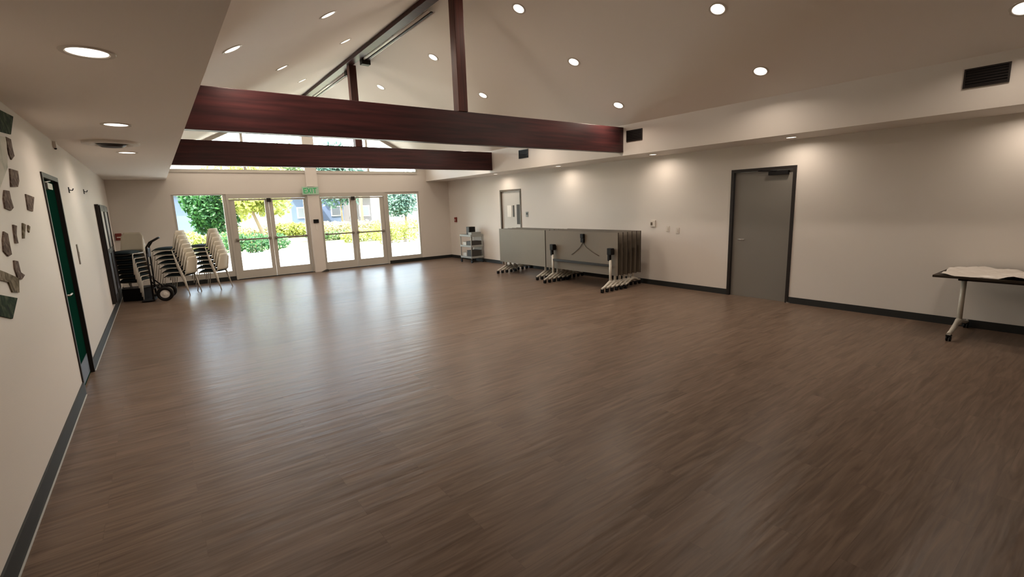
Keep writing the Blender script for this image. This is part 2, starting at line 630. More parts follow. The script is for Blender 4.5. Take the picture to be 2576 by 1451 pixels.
def right_door(n, D, fm, dm, label, hy, wind=False):
    r = bpy.data.objects.new('door_%d' % n, None); C.objects.link(r)
    r.location = (XR, D[0], 0)
    struct(r, label, 'door')
    W = D[1]-D[0]; Hh = D[3]
    f = MB()
    f.box(-0.015, 0.2, 0.0, 0.05, 0, Hh).box(-0.015, 0.2, W-0.05, W, 0, Hh).box(-0.015, 0.2, 0.05, W-0.05, Hh-0.05, Hh)
    f.build('door_frame', fm, r)
    leaf = MB().box(0.03, 0.075, 0.053, W-0.053, 0.001, Hh-0.053).build('door_leaf', dm, r)
    s = 1 if hy < W/2 else -1
    hb = MB().tube([(0.03, hy, 1.0), (-0.03, hy, 1.0), (-0.03, hy+s*0.11, 1.0)], 0.010)
    hb.lathe([(0.0, 0), (0.03, 0), (0.03, 0.012), (0, 0.012)], 20)
    hb.build('door_handle', m_steel, leaf)
    return r, leaf, W, Hh


r, leaf, W, Hh = right_door(4, D3, m_darkmetal, m_grey_door, 'grey flush door with dark frame in the right wall', 0.87)
cl = MB().box(-0.035, 0.03, 0.12, 0.42, Hh-0.13, Hh-0.07, bev=0.006).tube([(-0.02, 0.30, Hh-0.065), (-0.03, 0.58, Hh-0.05), (0.0, 0.52, Hh-0.04)], 0.009)
cl.build('door_closer', m_black, leaf)
r, leaf, W, Hh = right_door(5, D2, m_rod, m_lgrey_door, 'light grey door far along the right wall', 0.12)
tag(MB().box(XR+0.022, XR+0.03, 10.50, 10.66, 1.18, 1.72).build('notice', m_cartd), 'tall dark notice on the light grey far door', 'notice')
tag(MB().box(XR+0.022, XR+0.03, 10.78, 10.84, 1.38, 1.70).build('notice', m_cartd), 'narrow dark notice strip on the light grey far door', 'notice')
tag(MB().box(XR+0.022, XR+0.03, 10.90, 11.10, 1.38, 1.70).build('notice', m_white), 'white paper notice on the light grey far door', 'notice')

# ------------------------------------------------------------------ beams and posts
Y1, Y2 = 6.178, 10.552
ZB, ZT = 2.626, 3.079
for (yy, lb) in ((Y1, 'nearer dark red brown tie beam across the hall'), (Y2, 'farther dark red brown tie beam nearest the glass doors')):
    o = MB().box(XSL+0.001, XSR-0.001, yy, yy+0.13, ZB, ZT, bev=0.006).build('tie_beam', m_beam)
    tag(o, lb, 'beam', 'tie beams across the hall')
for (yy, lb) in ((Y1, 'king post standing on the nearer tie beam'), (Y2, 'king post standing on the farther tie beam')):
    o = MB().box(XP-0.075, XP+0.075, yy-0.01, yy+0.14, ZT, 4.742, bev=0.005).build('king_post', m_post)
    tag(o, lb, 'post', 'king posts under the ridge')
o = MB().box(XP-0.14, XP+0.02, YB+0.002, YF-0.10, 4.745, 4.82, bev=0.004).build('ridge_beam', m_beam)
tag(o, 'long dark ridge beam running under the ceiling peak', 'beam')
for (a, b, lb) in ((Y1+0.9, Y2-0.45, 'pale conduit beside the ridge beam between the two king posts'),
                   (Y2+0.55, YF-0.15, 'pale conduit beside the ridge beam nearest the gable glazing')):
    t = thing('conduit', lb, 'conduit', (3.875, a, 4.75), 0, 'conduits beside the ridge')
    L = b-a
    p = MB()
    MB().tube([(0, 0.10, 0), (0, L, 0)], 0.022).build('pipe', m_cond, t)
    MB().tube([(0.10, 0.10, 0), (0.10, L, 0)], 0.014).build('pipe', m_cond, t)
    MB().box(0.04, 0.07, 0.10, L, -0.02, 0.0).build('shadow_gap', m_darkmetal, t)  # dark strip standing in for the shadow gap between the pipes
    yb = L-0.0 if a < Y2 else 0.0
    q = MB()
    q.box(-0.05, 0.13, yb-0.07, yb+0.07, -0.10, 0.03, bev=0.01)
    q.build('junction_box', m_black, t)
    for k in range(3):
        yy = 0.3 + (L-0.6)*k/2
        q = MB().box(-0.012, 0.012, yy-0.01, yy+0.01, 0.0, slope_z(3.89)-4.75-0.004)
        q.build('bracket', m_white, t)


# ------------------------------------------------------------------ downlights
def make_downlight(R=0.085, power=LAMP_W):
    t = thing('downlight', 'x', 'ceiling light')
    tr = MB().lathe([(R*0.92, -0.001), (R*1.0, -0.006), (R*1.22, -0.006), (R*1.26, -0.0005)], 40)
    tr.build('trim_ring', m_trimw, t)
    ln = MB().lathe([(0.0005, -0.002), (R*0.93, -0.002)], 40)
    ln.build('lens', m_lens, t)
    ld = bpy.data.lights.new('lamp', 'AREA')
    ld.shape = 'DISK'
    ld.size = R*1.7
    ld.energy = power
    ld.color = LAMP_COL
    ld.spread = math.radians(165)
    lo = bpy.data.objects.new('lamp', ld)
    C.objects.link(lo)
    lo.parent = t
    lo.location = (0, 0, -0.008)
    return t


proto = make_downlight()
first = True
ang = math.atan2(ZAP-ZV, XP-XSL)
angr = math.atan2(ZAP-ZV, XSR-XP)
vault = []
for x in (0.87, 1.88, 2.86):
    for y in ({0.87: (5.80, 8.3, 10.95, 13.6), 1.88: (5.84, 8.24, 10.9, 13.6), 2.86: (8.15, 10.95, 13.6)}[x]):  # farthest lamp of each row is unseen, added to brighten the far end
        vault.append((x, y, -1))
for x, ys in ((4.60, (5.83, 8.46, 11.05, 13.6)), (5.70, (3.41, 5.85, 8.48, 11.0, 13.6)), (6.79, (0.97, 3.41, 5.87, 8.4, 11.0, 13.6))):  # here too the farthest lamps are unseen additions for brightness
    for y in ys:
        vault.append((x, y, 1))
cnt = {}
rows = {0.87: 'lowest row of the left slope', 1.88: 'middle row of the left slope', 2.86: 'row beside the ridge on the left slope',
        4.60: 'row beside the ridge on the right slope', 5.70: 'middle row of the right slope', 6.79: 'lowest row of the right slope'}
ordn = ['nearest', 'second nearest', 'third nearest', 'fourth nearest', 'fifth nearest', 'sixth nearest']
fill_lamp = None
for x, y, s in vault:
    k = cnt.get(x, 0)
    cnt[x] = k+1
    ys = sorted(v[1] for v in vault if v[0] == x)
    lb = 'glowing round downlight, %s in the %s' % (ordn[ys.index(y)] if len(ys) > 1 else 'only one', rows[x])
    z = slope_z(x) - 0.001
    rot = (0, -ang, 0) if s < 0 else (0, angr, 0)
    if first:
        proto.location = (x, y, z); proto.rotation_euler = rot; o = proto; first = False
        o['label'] = lb; o['group'] = 'downlights in the vaulted ceiling'
    elif y > 13:  # unseen end row, added as weak fill light for the far end
        if fill_lamp is None:
            fill_lamp = make_downlight(0.085, LAMP_W*0.35)
            fill_lamp.location = (x, y, z); fill_lamp.rotation_euler = rot
            fill_lamp['label'] = lb; fill_lamp['group'] = 'downlights in the vaulted ceiling'
        else:
            dup(fill_lamp, (x, y, z), rot, lb, 'downlights in the vaulted ceiling')
    else:
        dup(proto, (x, y, z), rot, lb, 'downlights in the vaulted ceiling')
low = None
for i, y in enumerate((3.47, 5.96, 8.42)):
    if low is None:
        low = make_downlight(0.095, LAMP_W*0.42)
        low.location = (-0.16, y, ZL-0.001)
        low['label'] = 'glowing round downlight in the low left ceiling, nearest and largest'
        low['group'] = 'downlights in the low left ceiling'
        continue
    dup(low, (-0.16, y, ZL-0.001), (0, 0, 0), 'glowing round downlight in the low left ceiling, %s' % ['nearest and largest', 'between camera and round diffuser', 'just beyond the round diffuser'][i], 'downlights in the low left ceiling')
soff = None
for i, y in enumerate((0.90, 3.36, 5.81, 8.45, 11.0)):
    if soff is None:
        soff = make_downlight(0.07, LAMP_W*0.38)
        soff.location = (7.70, y, ZR_-0.001)
        soff['label'] = 'downlight under the right soffit, above the table by the right frame edge'
        soff['group'] = 'downlights under the right soffit'
        continue
    dup(soff, (7.70, y, ZR_-0.001), (0, 0, 0), 'downlight under the right soffit, %s' % ['above the table by the right frame edge', 'above the grey flush door', 'above the near end of the folded tables', 'above the middle of the folded tables', 'above the light grey far door'][i], 'downlights under the right soffit')

# ceiling diffuser
t = thing('ceiling_diffuser', 'round white air diffuser with dark throat in the low left ceiling', 'air vent', (-0.27, 7.38, ZL))
MB().lathe([(0.16, -0.012), (0.20, -0.03), (0.265, -0.022), (0.27, -0.001)], 40).build('outer_ring', m_white, t)
MB().lathe([(0.0005, -0.055), (0.10, -0.052), (0.135, -0.03), (0.10, -0.03)], 40).build('centre_cone', m_darkmetal, t)
MB().lathe([(0.0005, -0.003), (0.17, -0.003)], 32).build('throat', m_black, t)
t = thing('motion_sensor', 'small white sensor where the left wall meets the ceiling', 'sensor', (XL, 7.40, 2.56))
MB().box(0, 0.03, -0.03, 0.03, -0.04, 0.03, bev=0.006).build('housing', m_white, t)
MB().lathe([(0.0005, -0.055), (0.010, -0.052), (0.014, -0.038)], 16, (0.016, 0, 0)).build('lens', m_black, t)

# fascia vents
for i, y in enumerate((1.255, 5.92, 9.22)):
    lb = ['dark slatted vent on the soffit near the right frame edge', 'dark slatted vent on the soffit beside the nearer beam', 'dark slatted vent on the soffit between the two beams'][i]
    t = thing('air_vent', lb, 'air vent', (XSR, y, 2.905), 0, 'vents on the right soffit')
    MB().box(-0.004, 0.0, -0.165, 0.165, -0.085, 0.085).build('backing', m_black, t)
    f = MB().box(-0.014, 0, -0.18, 0.18, 0.085, 0.10).box(-0.014, 0, -0.18, 0.18, -0.10, -0.085)
    f.box(-0.014, 0, -0.18, -0.165, -0.085, 0.085).box(-0.014, 0, 0.165, 0.18, -0.085, 0.085)
    f.build('frame', m_darkmetal, t)
    for k in range(6):
        z = -0.07+k*0.028
        MB().prism([(-0.003, z), (-0.012, z-0.010), (-0.012, z-0.007), (-0.003, z+0.003)], -0.165, 0.165, 'XZ').build('slat', m_darkmetal, t)

# ------------------------------------------------------------------ small wall items
t = thing('exit_sign', 'green lettered exit sign on the centre column above the doors', 'sign', (3.64, YF-0.09, 2.30))
MB().box(-0.22, 0.22, -0.035, -0.012, -0.11, 0.11, bev=0.004).build('panel', m_exit, t)
MB().box(-0.08, 0.08, -0.05, 0.0, 0.11, 0.15).build('canopy', m_white, t)
LT = MB()


def seg(mb_, x0, z0, x1, z1, w_=0.022):
    dx, dz = x1-x0, z1-z0
    l = math.hypot(dx, dz)
    nx, nz = -dz/l*w_/2, dx/l*w_/2
    mb_.prism([(x0+nx, z0+nz), (x1+nx, z1+nz), (x1-nx, z1-nz), (x0-nx, z0-nz)], -0.039, -0.0352, 'XZ')


hz = 0.072
xx = -0.175
seg(LT, xx, -hz, xx, hz)
for z in (-hz+0.01, 0, hz-0.01):
    seg(LT, xx+0.008, z, xx+0.07, z)
xx = -0.085
seg(LT, xx, -hz, xx+0.085, hz); seg(LT, xx, hz, xx+0.085, -hz)
xx = 0.035
seg(LT, xx, -hz, xx, hz)
xx = 0.065
seg(LT, xx, hz-0.01, xx+0.10, hz-0.01); seg(LT, xx+0.05, -hz, xx+0.05, hz-0.01)
LT.build('lettering', m_exitg, t)

t = thing('card_reader', 'small black box on the centre column between the glass doors', 'card reader', (3.71, YF-0.09, 1.45))
MB().box(-0.07, 0.07, -0.035, 0, -0.05, 0.05, bev=0.006).build('housing', m_black, t)
MB().box(-0.02, 0.02, -0.012, 0, -0.25, -0.09, bev=0.003).build('cover_plate', m_white, t)
t = thing('door_stop', 'small dark wedge on the floor at the centre column', 'door stop', (3.78, YF-0.22, 0))
MB().prism([(-0.10, 0.0), (0.10, 0.0), (0.10, 0.06), (0.04, 0.06)], -0.04, 0.04, 'XZ').build('wedge', m_cartd, t)


def pull_station(loc, rz, label):
    t = thing('fire_alarm', label, 'fire alarm', loc, rz, 'fire alarm pull stations')
    MB().box(-0.06, 0.06, -0.045, 0, -0.08, 0.08, bev=0.008).build('housing', m_red, t)
    MB().box(-0.035, 0.035, -0.058, -0.045, -0.02, 0.0, bev=0.003).build('pull_handle', m_white, t)


pull_station((-0.69, YF, 1.30), 0, 'small red fire alarm on the far wall above the stacked chairs')
pull_station((XR, 13.97, 1.29), PI/2*3, 'small red fire alarm on the right wall beyond the grey cart')
for i, (y, z, sz, m, lb) in enumerate((
        (10.17, 1.45, 0.07, m_cart, 'small grey placard on the right wall beside the far door'),
        (5.73, 1.15, 0.055, m_trimw, 'left one of two blank switch plates on the right wall'),
        (5.51, 1.12, 0.055, m_trimw, 'right one of two blank switch plates, nearer the grey flush door'))):
    t = thing('wall_placard' if i == 0 else 'switch_plate', lb, 'sign' if i == 0 else 'light switch', (XR, y, z))
    MB().box(-0.008, 0, -sz*0.7, sz*0.7, -sz, sz, bev=0.002).build('plate', m, t)
    if i:
        MB().box(-0.014, -0.008, -0.012, 0.012, -0.03, 0.03, bev=0.002).build('rocker', m_trimw, t)
    else:
        MB().box(-0.011, -0.008, -0.03, 0.03, -0.01, 0.04).build('print', m_cartd, t)
t = thing('thermostat', 'small thermostat with dark display on the right wall past the folded tables', 'thermostat', (XR, 6.08, 1.245))
MB().box(-0.025, 0, -0.06, 0.06, -0.06, 0.07, bev=0.005).build('housing', m_trimw, t)
MB().box(-0.028, -0.024, -0.0, 0.045, -0.03, 0.03).build('display', m_rod, t)
for i, (y, z) in enumerate(((7.99, 2.09), (9.67, 2.14))):
    t = thing('wall_hook', 'small black hook high on the left wall, %s the green door' % ['nearer', 'farther from'][i], 'hook', (XL, y, z), 0, 'hooks on the left wall')
    MB().box(0, 0.008, -0.025, 0.025, -0.035, 0.035, bev=0.002).build('back_plate', m_black, t)
    MB().tube([(0.006, 0, 0.0), (0.035, 0, -0.005), (0.045, 0, 0.02)], 0.006).build('peg', m_black, t)
t = thing('light_switch', 'narrow beige switch plate on the left wall past the green door', 'light switch', (XL, 7.72, 1.32))
MB().box(0, 0.010, -0.035, 0.035, -0.12, 0.12, bev=0.002).build('plate', m_lam, t)
MB().box(0.010, 0.016, -0.01, 0.01, -0.03, 0.03, bev=0.002).build('rocker', m_trimw, t)

# tall dark cabinet on the left wall
t = thing('wall_cabinet', 'tall dark framed wall cabinet with pale panels beyond the hooks', 'cabinet', (XL, 10.95, 0.22))
MB().box(0, 0.05, 0, 1.72, 0, 1.76).build('body', m_darkmetal, t)
for k in range(2):
    ya = 0.04+k*0.84
    d = MB()
    d.box(0.05, 0.07, ya, ya+0.09, 0.02, 1.74).box(0.05, 0.07, ya+0.71, ya+0.80, 0.02, 1.74)
    d.box(0.05, 0.07, ya+0.09, ya+0.71, 0.02, 0.12).box(0.05, 0.07, ya+0.09, ya+0.71, 1.64, 1.74).box(0.05, 0.07, ya+0.09, ya+0.71, 0.88, 0.96)
    d = d.build('cabinet_door', m_darkmetal, t)
    MB().box(0.051, 0.056, ya+0.09, ya+0.71, 0.96, 1.64).box(0.051, 0.056, ya+0.09, ya+0.71, 0.12, 0.88, 1).build('panel', [m_lgrey_door, m_kick], d)

# photographs and cut-outs on the left wall (y, z outlines)
ph_green = photo_mat('dark_green_photo', [(0.004, 0.008, 0.004), (0.015, 0.035, 0.012), (0.09, 0.10, 0.06)], 16)
ph_brown = photo_mat('brown_photo', [(0.05, 0.035, 0.028), (0.14, 0.10, 0.08), (0.26, 0.20, 0.16)], 25)
ph_olive = photo_mat('olive_photo', [(0.05, 0.04, 0.025), (0.16, 0.13, 0.08), (0.30, 0.26, 0.19)], 18)
ph_pale = photo_mat('pale_photo', [(0.42, 0.44, 0.36), (0.60, 0.60, 0.52), (0.68, 0.64, 0.56)], 6)
fx = F_PX


def pix_wall(px, py):
    d = fw*1.0 + r2*((px-1288)/fx) - u2*((py-725.5)/fx)
    t_ = XL/d.x
    return (d.y*t_, H_CAM + d.z*t_)


prints = [
    ([(-20, 268), (30, 293), (24, 338), (-25, 325)], ph_green, 'dark green photograph, topmost on the left wall at the frame edge'),
    ([(-20, 338), (14, 345), (18, 420), (-20, 520)], ph_pale, 'pale green poster sheet under the dark green photograph'),
    ([(12, 344), (24, 350), (28, 372), (33, 392), (26, 402), (20, 388), (16, 365)], ph_brown, 'slim brown cut-out figure under the dark green photograph'),
    ([(22, 424), (42, 430), (45, 455), (42, 470), (25, 470)], ph_brown, 'small grey brown photograph above the wavy cut-out'),
    ([(8, 478), (20, 480), (24, 500), (31, 522), (24, 530), (10, 524), (6, 500)], ph_brown, 'wavy grey brown cut-out left of the brown photograph'),
    ([(62, 488), (83, 496), (80, 532), (68, 528)], ph_brown, 'small brown photograph nearest the green door'),
    ([(30, 565), (39, 568), (38, 590), (43, 612), (36, 612), (33, 590)], ph_brown, 'thin dark cut-out strip, left of the upright pair'),
    ([(54, 561), (62, 565), (60, 582), (59, 600), (55, 600)], ph_olive, 'thin upright cut-out strip, left of a shorter one'),
    ([(68, 566), (73, 570), (71, 585), (68, 580)], ph_olive, 'tiny upright cut-out, shortest and nearest the green door'),
    ([(6, 582), (16, 588), (20, 610), (26, 640), (18, 645), (6, 632), (4, 605)], ph_brown, 'brown cut-out figure on the left wall, waist of the collage'),
    ([(32, 655), (42, 657), (49, 685), (59, 692), (52, 703), (42, 700), (34, 675)], ph_brown, 'boot shaped brown cut-out low on the left wall'),
    ([(-25, 672), (10, 685), (44, 700), (45, 736), (28, 735), (18, 710), (-25, 700)], ph_olive, 'olive brown cut-out below the boot shape at the frame edge'),
    ([(-25, 738), (40, 750), (28, 802), (-25, 790)], ph_green, 'dark framed photograph, lowest on the left wall'),
]
for k, (pts, m, lb) in enumerate(prints):
    q = [pix_wall(*p) for p in pts]
    cy = sum(a for a, b in q)/len(q); cz = sum(b for a, b in q)/len(q)
    o = MB().prism([(a-cy, b-cz) for a, b in q], 0.0, 0.004 + (0.004 if m != ph_pale else 0), 'YZ').build('photo_print', m)
    o.location = (XL, cy, cz)
    tag(o, lb, 'picture', 'pictures and cut-outs on the left wall')


# ------------------------------------------------------------------ stacking chairs
def make_chair(label):
    # faces -x, origin on the floor under the seat
    t = thing('stacking_chair', label, 'chair')

    def pan(u, v):
        x = -0.23+0.44*u
        y = -0.22+0.44*v
        z = 0.425 + 0.02*(abs(v-0.5)*2)**3 - 0.018*(1-(2*u-1)**2) - (0.03*(0.12-u)/0.12 if u < 0.12 else 0)
        return (x, y, z)
    MB().grid(pan, 10, 10, 0.008).build('seat', m_seatpan, t)

    def cush(u, v):
        a = 1-abs(2*u-1)**4
        b = 1-abs(2*v-1)**4
        return (-0.21+0.40*u, -0.20+0.40*v, 0.432+0.055*math.sqrt(max(0, a*b)))
    MB().grid(cush, 12, 12, 0.006).build('seat_cushion', m_teal, t)

    def back(u, v):
        # u up, v across; curved shell flaring to the top
        wy = 0.44 - 0.03*u - 0.10*max(0, u-0.8)/0.2
        y = (v-0.5)*wy
        x = 0.22 + 0.085*u + 0.03*(1-abs(2*v-1)**2) - 0.01
        return (x, y, 0.46+0.38*u)
    MB().grid(back, 10, 10, 0.009).build('backrest', m_cream, t)
    for sy in (-1, 1):
        f = MB()
        f.tube([(-0.27, sy*0.245, 0.0), (-0.19, sy*0.225, 0.40), (-0.16, sy*0.222, 0.415)], 0.011)
        f.build('leg', m_wmetal, t)
        f = MB()
        f.tube([(0.27, sy*0.245, 0.0), (0.20, sy*0.225, 0.40), (0.17, sy*0.222, 0.415)], 0.011)
        f.build('leg', m_wmetal, t)
        f = MB()
        f.tube([(-0.16, sy*0.222, 0.415), (0.17, sy*0.222, 0.415)], 0.011)
        f.tube([(0.17, sy*0.222, 0.415), (0.235, sy*0.215, 0.47), (0.30, sy*0.19, 0.76)], 0.011)
        f.build('side_frame', m_wmetal, t)
    return t


chair = None
STACKS = [((-0.46, 12.82), math.radians(62), 'in the stack beside left wall', 7),
          ((0.33, 12.95), math.radians(-30), 'in the stack behind the hand truck', 7),
          ((0.98, 13.20), math.radians(-34), 'in the stack nearest the glass doors', 7)]
pos = ['lowest', 'second lowest', 'third lowest', 'middle', 'third from top', 'second from top', 'topmost']
for (cx, cy), rz, where, n in STACKS:
    for k in range(n):
        lb = 'cream chair with dark teal seat, %s %s' % (pos[k], where)
        sh = -0.028*k
        loc = (cx+sh*math.cos(rz), cy+sh*math.sin(rz), 0.097*k)
        if chair is None:
            chair = make_chair(lb)
            chair.location = loc
            chair.rotation_euler = (0, 0, rz)
            chair['group'] = 'stacked chairs by the left sidelight'
        else:
            dup(chair, loc, (0, 0, rz), lb, 'stacked chairs by the left sidelight')

# black box made up to fill the dark area below the wall stack
t = thing('dark_area_box', 'made-up black box filling the dark area under the chair stack by the left wall', 'dark filler', (-0.46, 12.82, 0), math.radians(62))
cb = MB().box(-0.19, 0.19, -0.19, 0.19, 0.0, 0.012)
for q in ((-0.19, -0.178, -0.19, 0.19), (0.178, 0.19, -0.19, 0.19), (-0.178, 0.178, -0.19, -0.178), (-0.178, 0.178, 0.178, 0.19)):
    cb.box(q[0], q[1], q[2], q[3], 0.012, 0.26)
cb.build('bin', m_black, t)
MB().box(-0.20, 0.20, -0.20, 0.20, 0.24, 0.265, bev=0.006).build('rim', m_black, t)

# hand truck
t = thing('hand_truck', 'black hand truck with white hubbed wheels beside the stacked chairs', 'hand truck', (-0.12, 12.40, 0), math.radians(-8))
f = MB()
for sy in (-0.17, 0.17):
    f.tube([(-0.06, sy, 0.05), (-0.05, sy, 1.02)], 0.016)
for z in (0.25, 0.50, 0.75, 1.0):
    f.tube([(-0.055, -0.17, z), (-0.055, 0.17, z)], 0.012)
f.build('frame', m_black, t)
f = MB()
f.box(-0.07, -0.03, -0.10, 0.10, 0.92, 1.10, bev=0.006)
f.build('name_plate', m_kick, t)
f = MB()
f.tube([(-0.05, -0.17, 1.0), (-0.045, -0.16, 1.12), (0.02, -0.15, 1.22), (0.16, -0.13, 1.30), (0.17, 0.0, 1.305), (0.16, 0.13, 1.30), (0.02, 0.15, 1.22), (-0.045, 0.16, 1.12), (-0.05, 0.17, 1.0)], 0.017)
f.build('handle', m_black, t)
f = MB()
f.box(-0.26, -0.05, -0.20, 0.20, 0.02, 0.032)
f.box(-0.06, -0.045, -0.20, 0.20, 0.02, 0.14)
f.build('toe_plate', m_black, t)
f = MB()
for sy in (-0.17, 0.17):
    f.tube([(-0.055, sy, 0.42), (0.16, sy*1.1, 0.17)], 0.014)
    f.tube([(-0.055, sy, 0.12), (0.16, sy*1.1, 0.15)], 0.014)
f.tube([(0.16, -0.26, 0.15), (0.16, 0.26, 0.15)], 0.012)
f.build('axle_brace', m_black, t)
for sy in (-1, 1):
    wy = sy*0.25
    wh = MB()
    wh.lathe([(0.085, -0.03), (0.12, -0.038), (0.145, -0.025), (0.15, 0), (0.145, 0.025), (0.12, 0.038), (0.085, 0.03), (0.085, -0.03)], 36)
    wh.xform(Matrix.Translation((0.16, wy, 0.15)) @ Matrix.Rotation(PI/2, 4, 'X'))
    wh = wh.build('wheel', m_black, t)
    hb = MB()
    hb.lathe([(0.0005, -0.036), (0.03, -0.036), (0.035, -0.022), (0.086, -0.018), (0.086, 0.018), (0.035, 0.022), (0.03, 0.036), (0.0005, 0.036)], 30)
    hb.xform(Matrix.Translation((0.16, wy, 0.15)) @ Matrix.Rotation(PI/2, 4, 'X'))
    hb.build('hub', m_white, wh)


# ------------------------------------------------------------------ flip-top tables
TD = 0.80   # top depth


def caster(mb_, x, y, s=1):
    # mb_: list builder (wheel, fork)
    mb_.tube([(x, y-0.016, 0.035), (x, y+0.016, 0.035)], 0.035, 18)


def make_table(label, L=1.90, folded=True, inset=0.12, facing=1, underside=True):
    """columns stand on the local x=0 line, table runs along +y. folded: the top hangs vertically at x = facing*0.22"""
    t = thing('folding_table', label, 'table')
    ys = inset if isinstance(inset, tuple) else (inset, L-inset)
    for y in ys:
        f = MB()
        f.tube([(0, y, 0.12), (0, y, 0.60 if folded else 0.69)], 0.026, 14)
        f.build('column', m_wmetal, t)
        ft = MB()
        ft.tube([(-0.355, y, 0.085), (-0.27, y, 0.098), (-0.10, y, 0.15), (0, y, 0.17), (0.10, y, 0.15), (0.27, y, 0.098), (0.355, y, 0.085)],
                [0.020, 0.022, 0.026, 0.036, 0.026, 0.022, 0.020], 12)
        FA = math.radians(15 if folded else 0)
        RM = Matrix.Translation((0, y, 0)) @ Matrix.Rotation(FA, 4, 'Z') @ Matrix.Translation((0, -y, 0))
        if not folded:
            ft.xform(Matrix.Diagonal((1.24, 1, 1, 1)))
        ft.xform(RM)
        foot = ft.build('foot', m_wmetal, t)
        for sx in (-1, 1):
            c = MB()
            c.tube([(sx*0.335, y-0.022, 0.032), (sx*0.335, y-0.006, 0.032)], 0.032, 18)
            c.tube([(sx*0.335, y+0.006, 0.032), (sx*0.335, y+0.022, 0.032)], 0.032, 18)
            c.tube([(sx*0.335, y, 0.032), (sx*0.3355, y, 0.085)], 0.010, 8)
            c.box(sx*0.335-0.028, sx*0.335+0.028, y-0.024, y+0.024, 0.055, 0.072)
            if not folded:
                c.xform(Matrix.Translation((sx*0.083, 0, 0)))
            c.xform(RM)
            c.build('caster', m_black, foot)
    zb_ = 0.46 if folded else 0.655
    MB().box(-0.018, 0.018, ys[0], ys[1], zb_, zb_+0.05, bev=0.005).build('crossbar', m_darkmetal, t)
    if folded:
        x0 = facing*0.075
        x1 = facing*0.100
        a, b = min(x0, x1), max(x0, x1)
        zc = 0.715
        tp = MB().box(a, b, 0, L, zc-TD/2-0.03, zc+TD/2+0.01)
        for f_ in tp.bm.faces:
            f_.normal_update()
            if abs(f_.normal.x) < 0.5:
                f_.material_index = 1
        tp.build('tabletop', [m_lam if facing < 0 else m_under, m_edge], t)
        for y in ys:
            br = MB()
            br.box(-0.045, 0.045, y-0.055, y+0.055, 0.70, 0.83, bev=0.012)
            br.box(-0.030, 0.030, y-0.0, y+0.055, 0.58, 0.71, bev=0.01)
            br.box(min(0, x0), max(0, x0), y-0.03, y+0.03, 0.72, 0.80)
            br.build('pivot_bracket', m_black, t)
    return t


def latch(t, L, facing=1):
    ym = 0.93
    xs_ = facing*0.075
    l = MB()
    l.box(xs_-0.05, xs_, ym-0.045, ym+0.045, 0.99, 1.08, bev=0.01)
    l.box(xs_-0.04, xs_, ym-0.045, ym+0.045, 0.90, 0.985, bev=0.01)
    l.build('latch', m_black, t)
    r_ = MB()
    xr_ = xs_-0.012
    r_.tube([(xr_, ym, 0.90), (xr_, ym-0.10, 0.80), (xr_, ym-0.28, 0.71), (xr_, ym-0.45, 0.65)], 0.006)
    r_.tube([(xr_, ym, 0.90), (xr_, ym+0.08, 0.80), (xr_, ym+0.22, 0.70), (xr_, ym+0.34, 0.63)], 0.006)
    r_.build('release_cable', m_rod, t)


LB = 2.12
tb = make_table('front folded table of the near row, its underside and black latch facing the room', LB, inset=(0.12, 1.80))
latch(tb, LB)
tb.location = (7.02, 6.13, 0)
tb['group'] = 'folded tables nested near the thermostat'
proto_t = make_table('x', LB, inset=(0.12, 1.80))
proto_t.location = (7.02+0.135, 6.13, 0)
proto_t['label'] = 'folded table directly behind the front one of the near row'
proto_t['group'] = 'folded tables nested near the thermostat'
nm = ['third', 'fourth', 'fifth', 'sixth']
for k in range(2, 6):
    dup(proto_t, (7.02+0.135*k, 6.13+0.004*(k % 2), 0), (0, 0, 0), 'folded table of the near row, %s counting from the room side' % nm[k-2] if k < 5 else 'folded table of the near row standing against the wall')
LA = 1.80
ta = make_table('folded taupe table with plain top facing the room, front one of the far row', LA, facing=-1)
ta.location = (7.19, 8.27, 0)
ta['group'] = 'folded tables nested before the far door'
for k in range(1, 5):
    dup(ta, (7.185+0.14*k, 8.27, 0), (0, 0, 0), 'folded table of the far row, %s counting from the room side' % (['second']+nm)[k-1] if k < 4 else 'folded table of the far row standing against the wall')

# open table near the right frame edge
t = make_table('open table by the right frame edge under a crumpled white plastic sheet', 1.83, folded=False, inset=0.23)
t.location = (7.62, -0.33, 0)
MB().box(-0.32, 0.44, 0, 1.83, 0.715, 0.742, bev=0.004).build('tabletop', m_edge, t)
for y in (0.23, 1.60):
    MB().box(-0.07, 0.07, y-0.045, y+0.045, 0.66, 0.715, bev=0.008).build('pivot_bracket', m_black, t)


def sheet(u, v):
    y = -0.36 + 1.80*v
    x = 7.33 + 0.70*u
    rr = random.Random(int(u*1000)*7919+int(v*1000))
    h = 0.012*math.sin(9*y+4*u)+0.012*math.sin(23*y+11*u+1)+0.010*math.sin(17*u*2-7*y)+0.008*rr.random()
    z = 0.752 + max(0.0, h+0.008)*1.0
    if u < 0.06:
        x += -0.015+0.02*math.sin(14*y); z -= 0.004+0.012*(math.sin(14*y)+1)*(0.06-u)/0.06*0.5
    if v > 0.93:
        y -= 0.05*u*math.sin(6*u)
    return (x, y, z)


o = MB().grid(sheet, 34, 80, 0.002).build('plastic_sheet', m_sheet)
tag(o, 'crumpled white plastic sheet spread over the table by the right frame edge', 'plastic sheet')

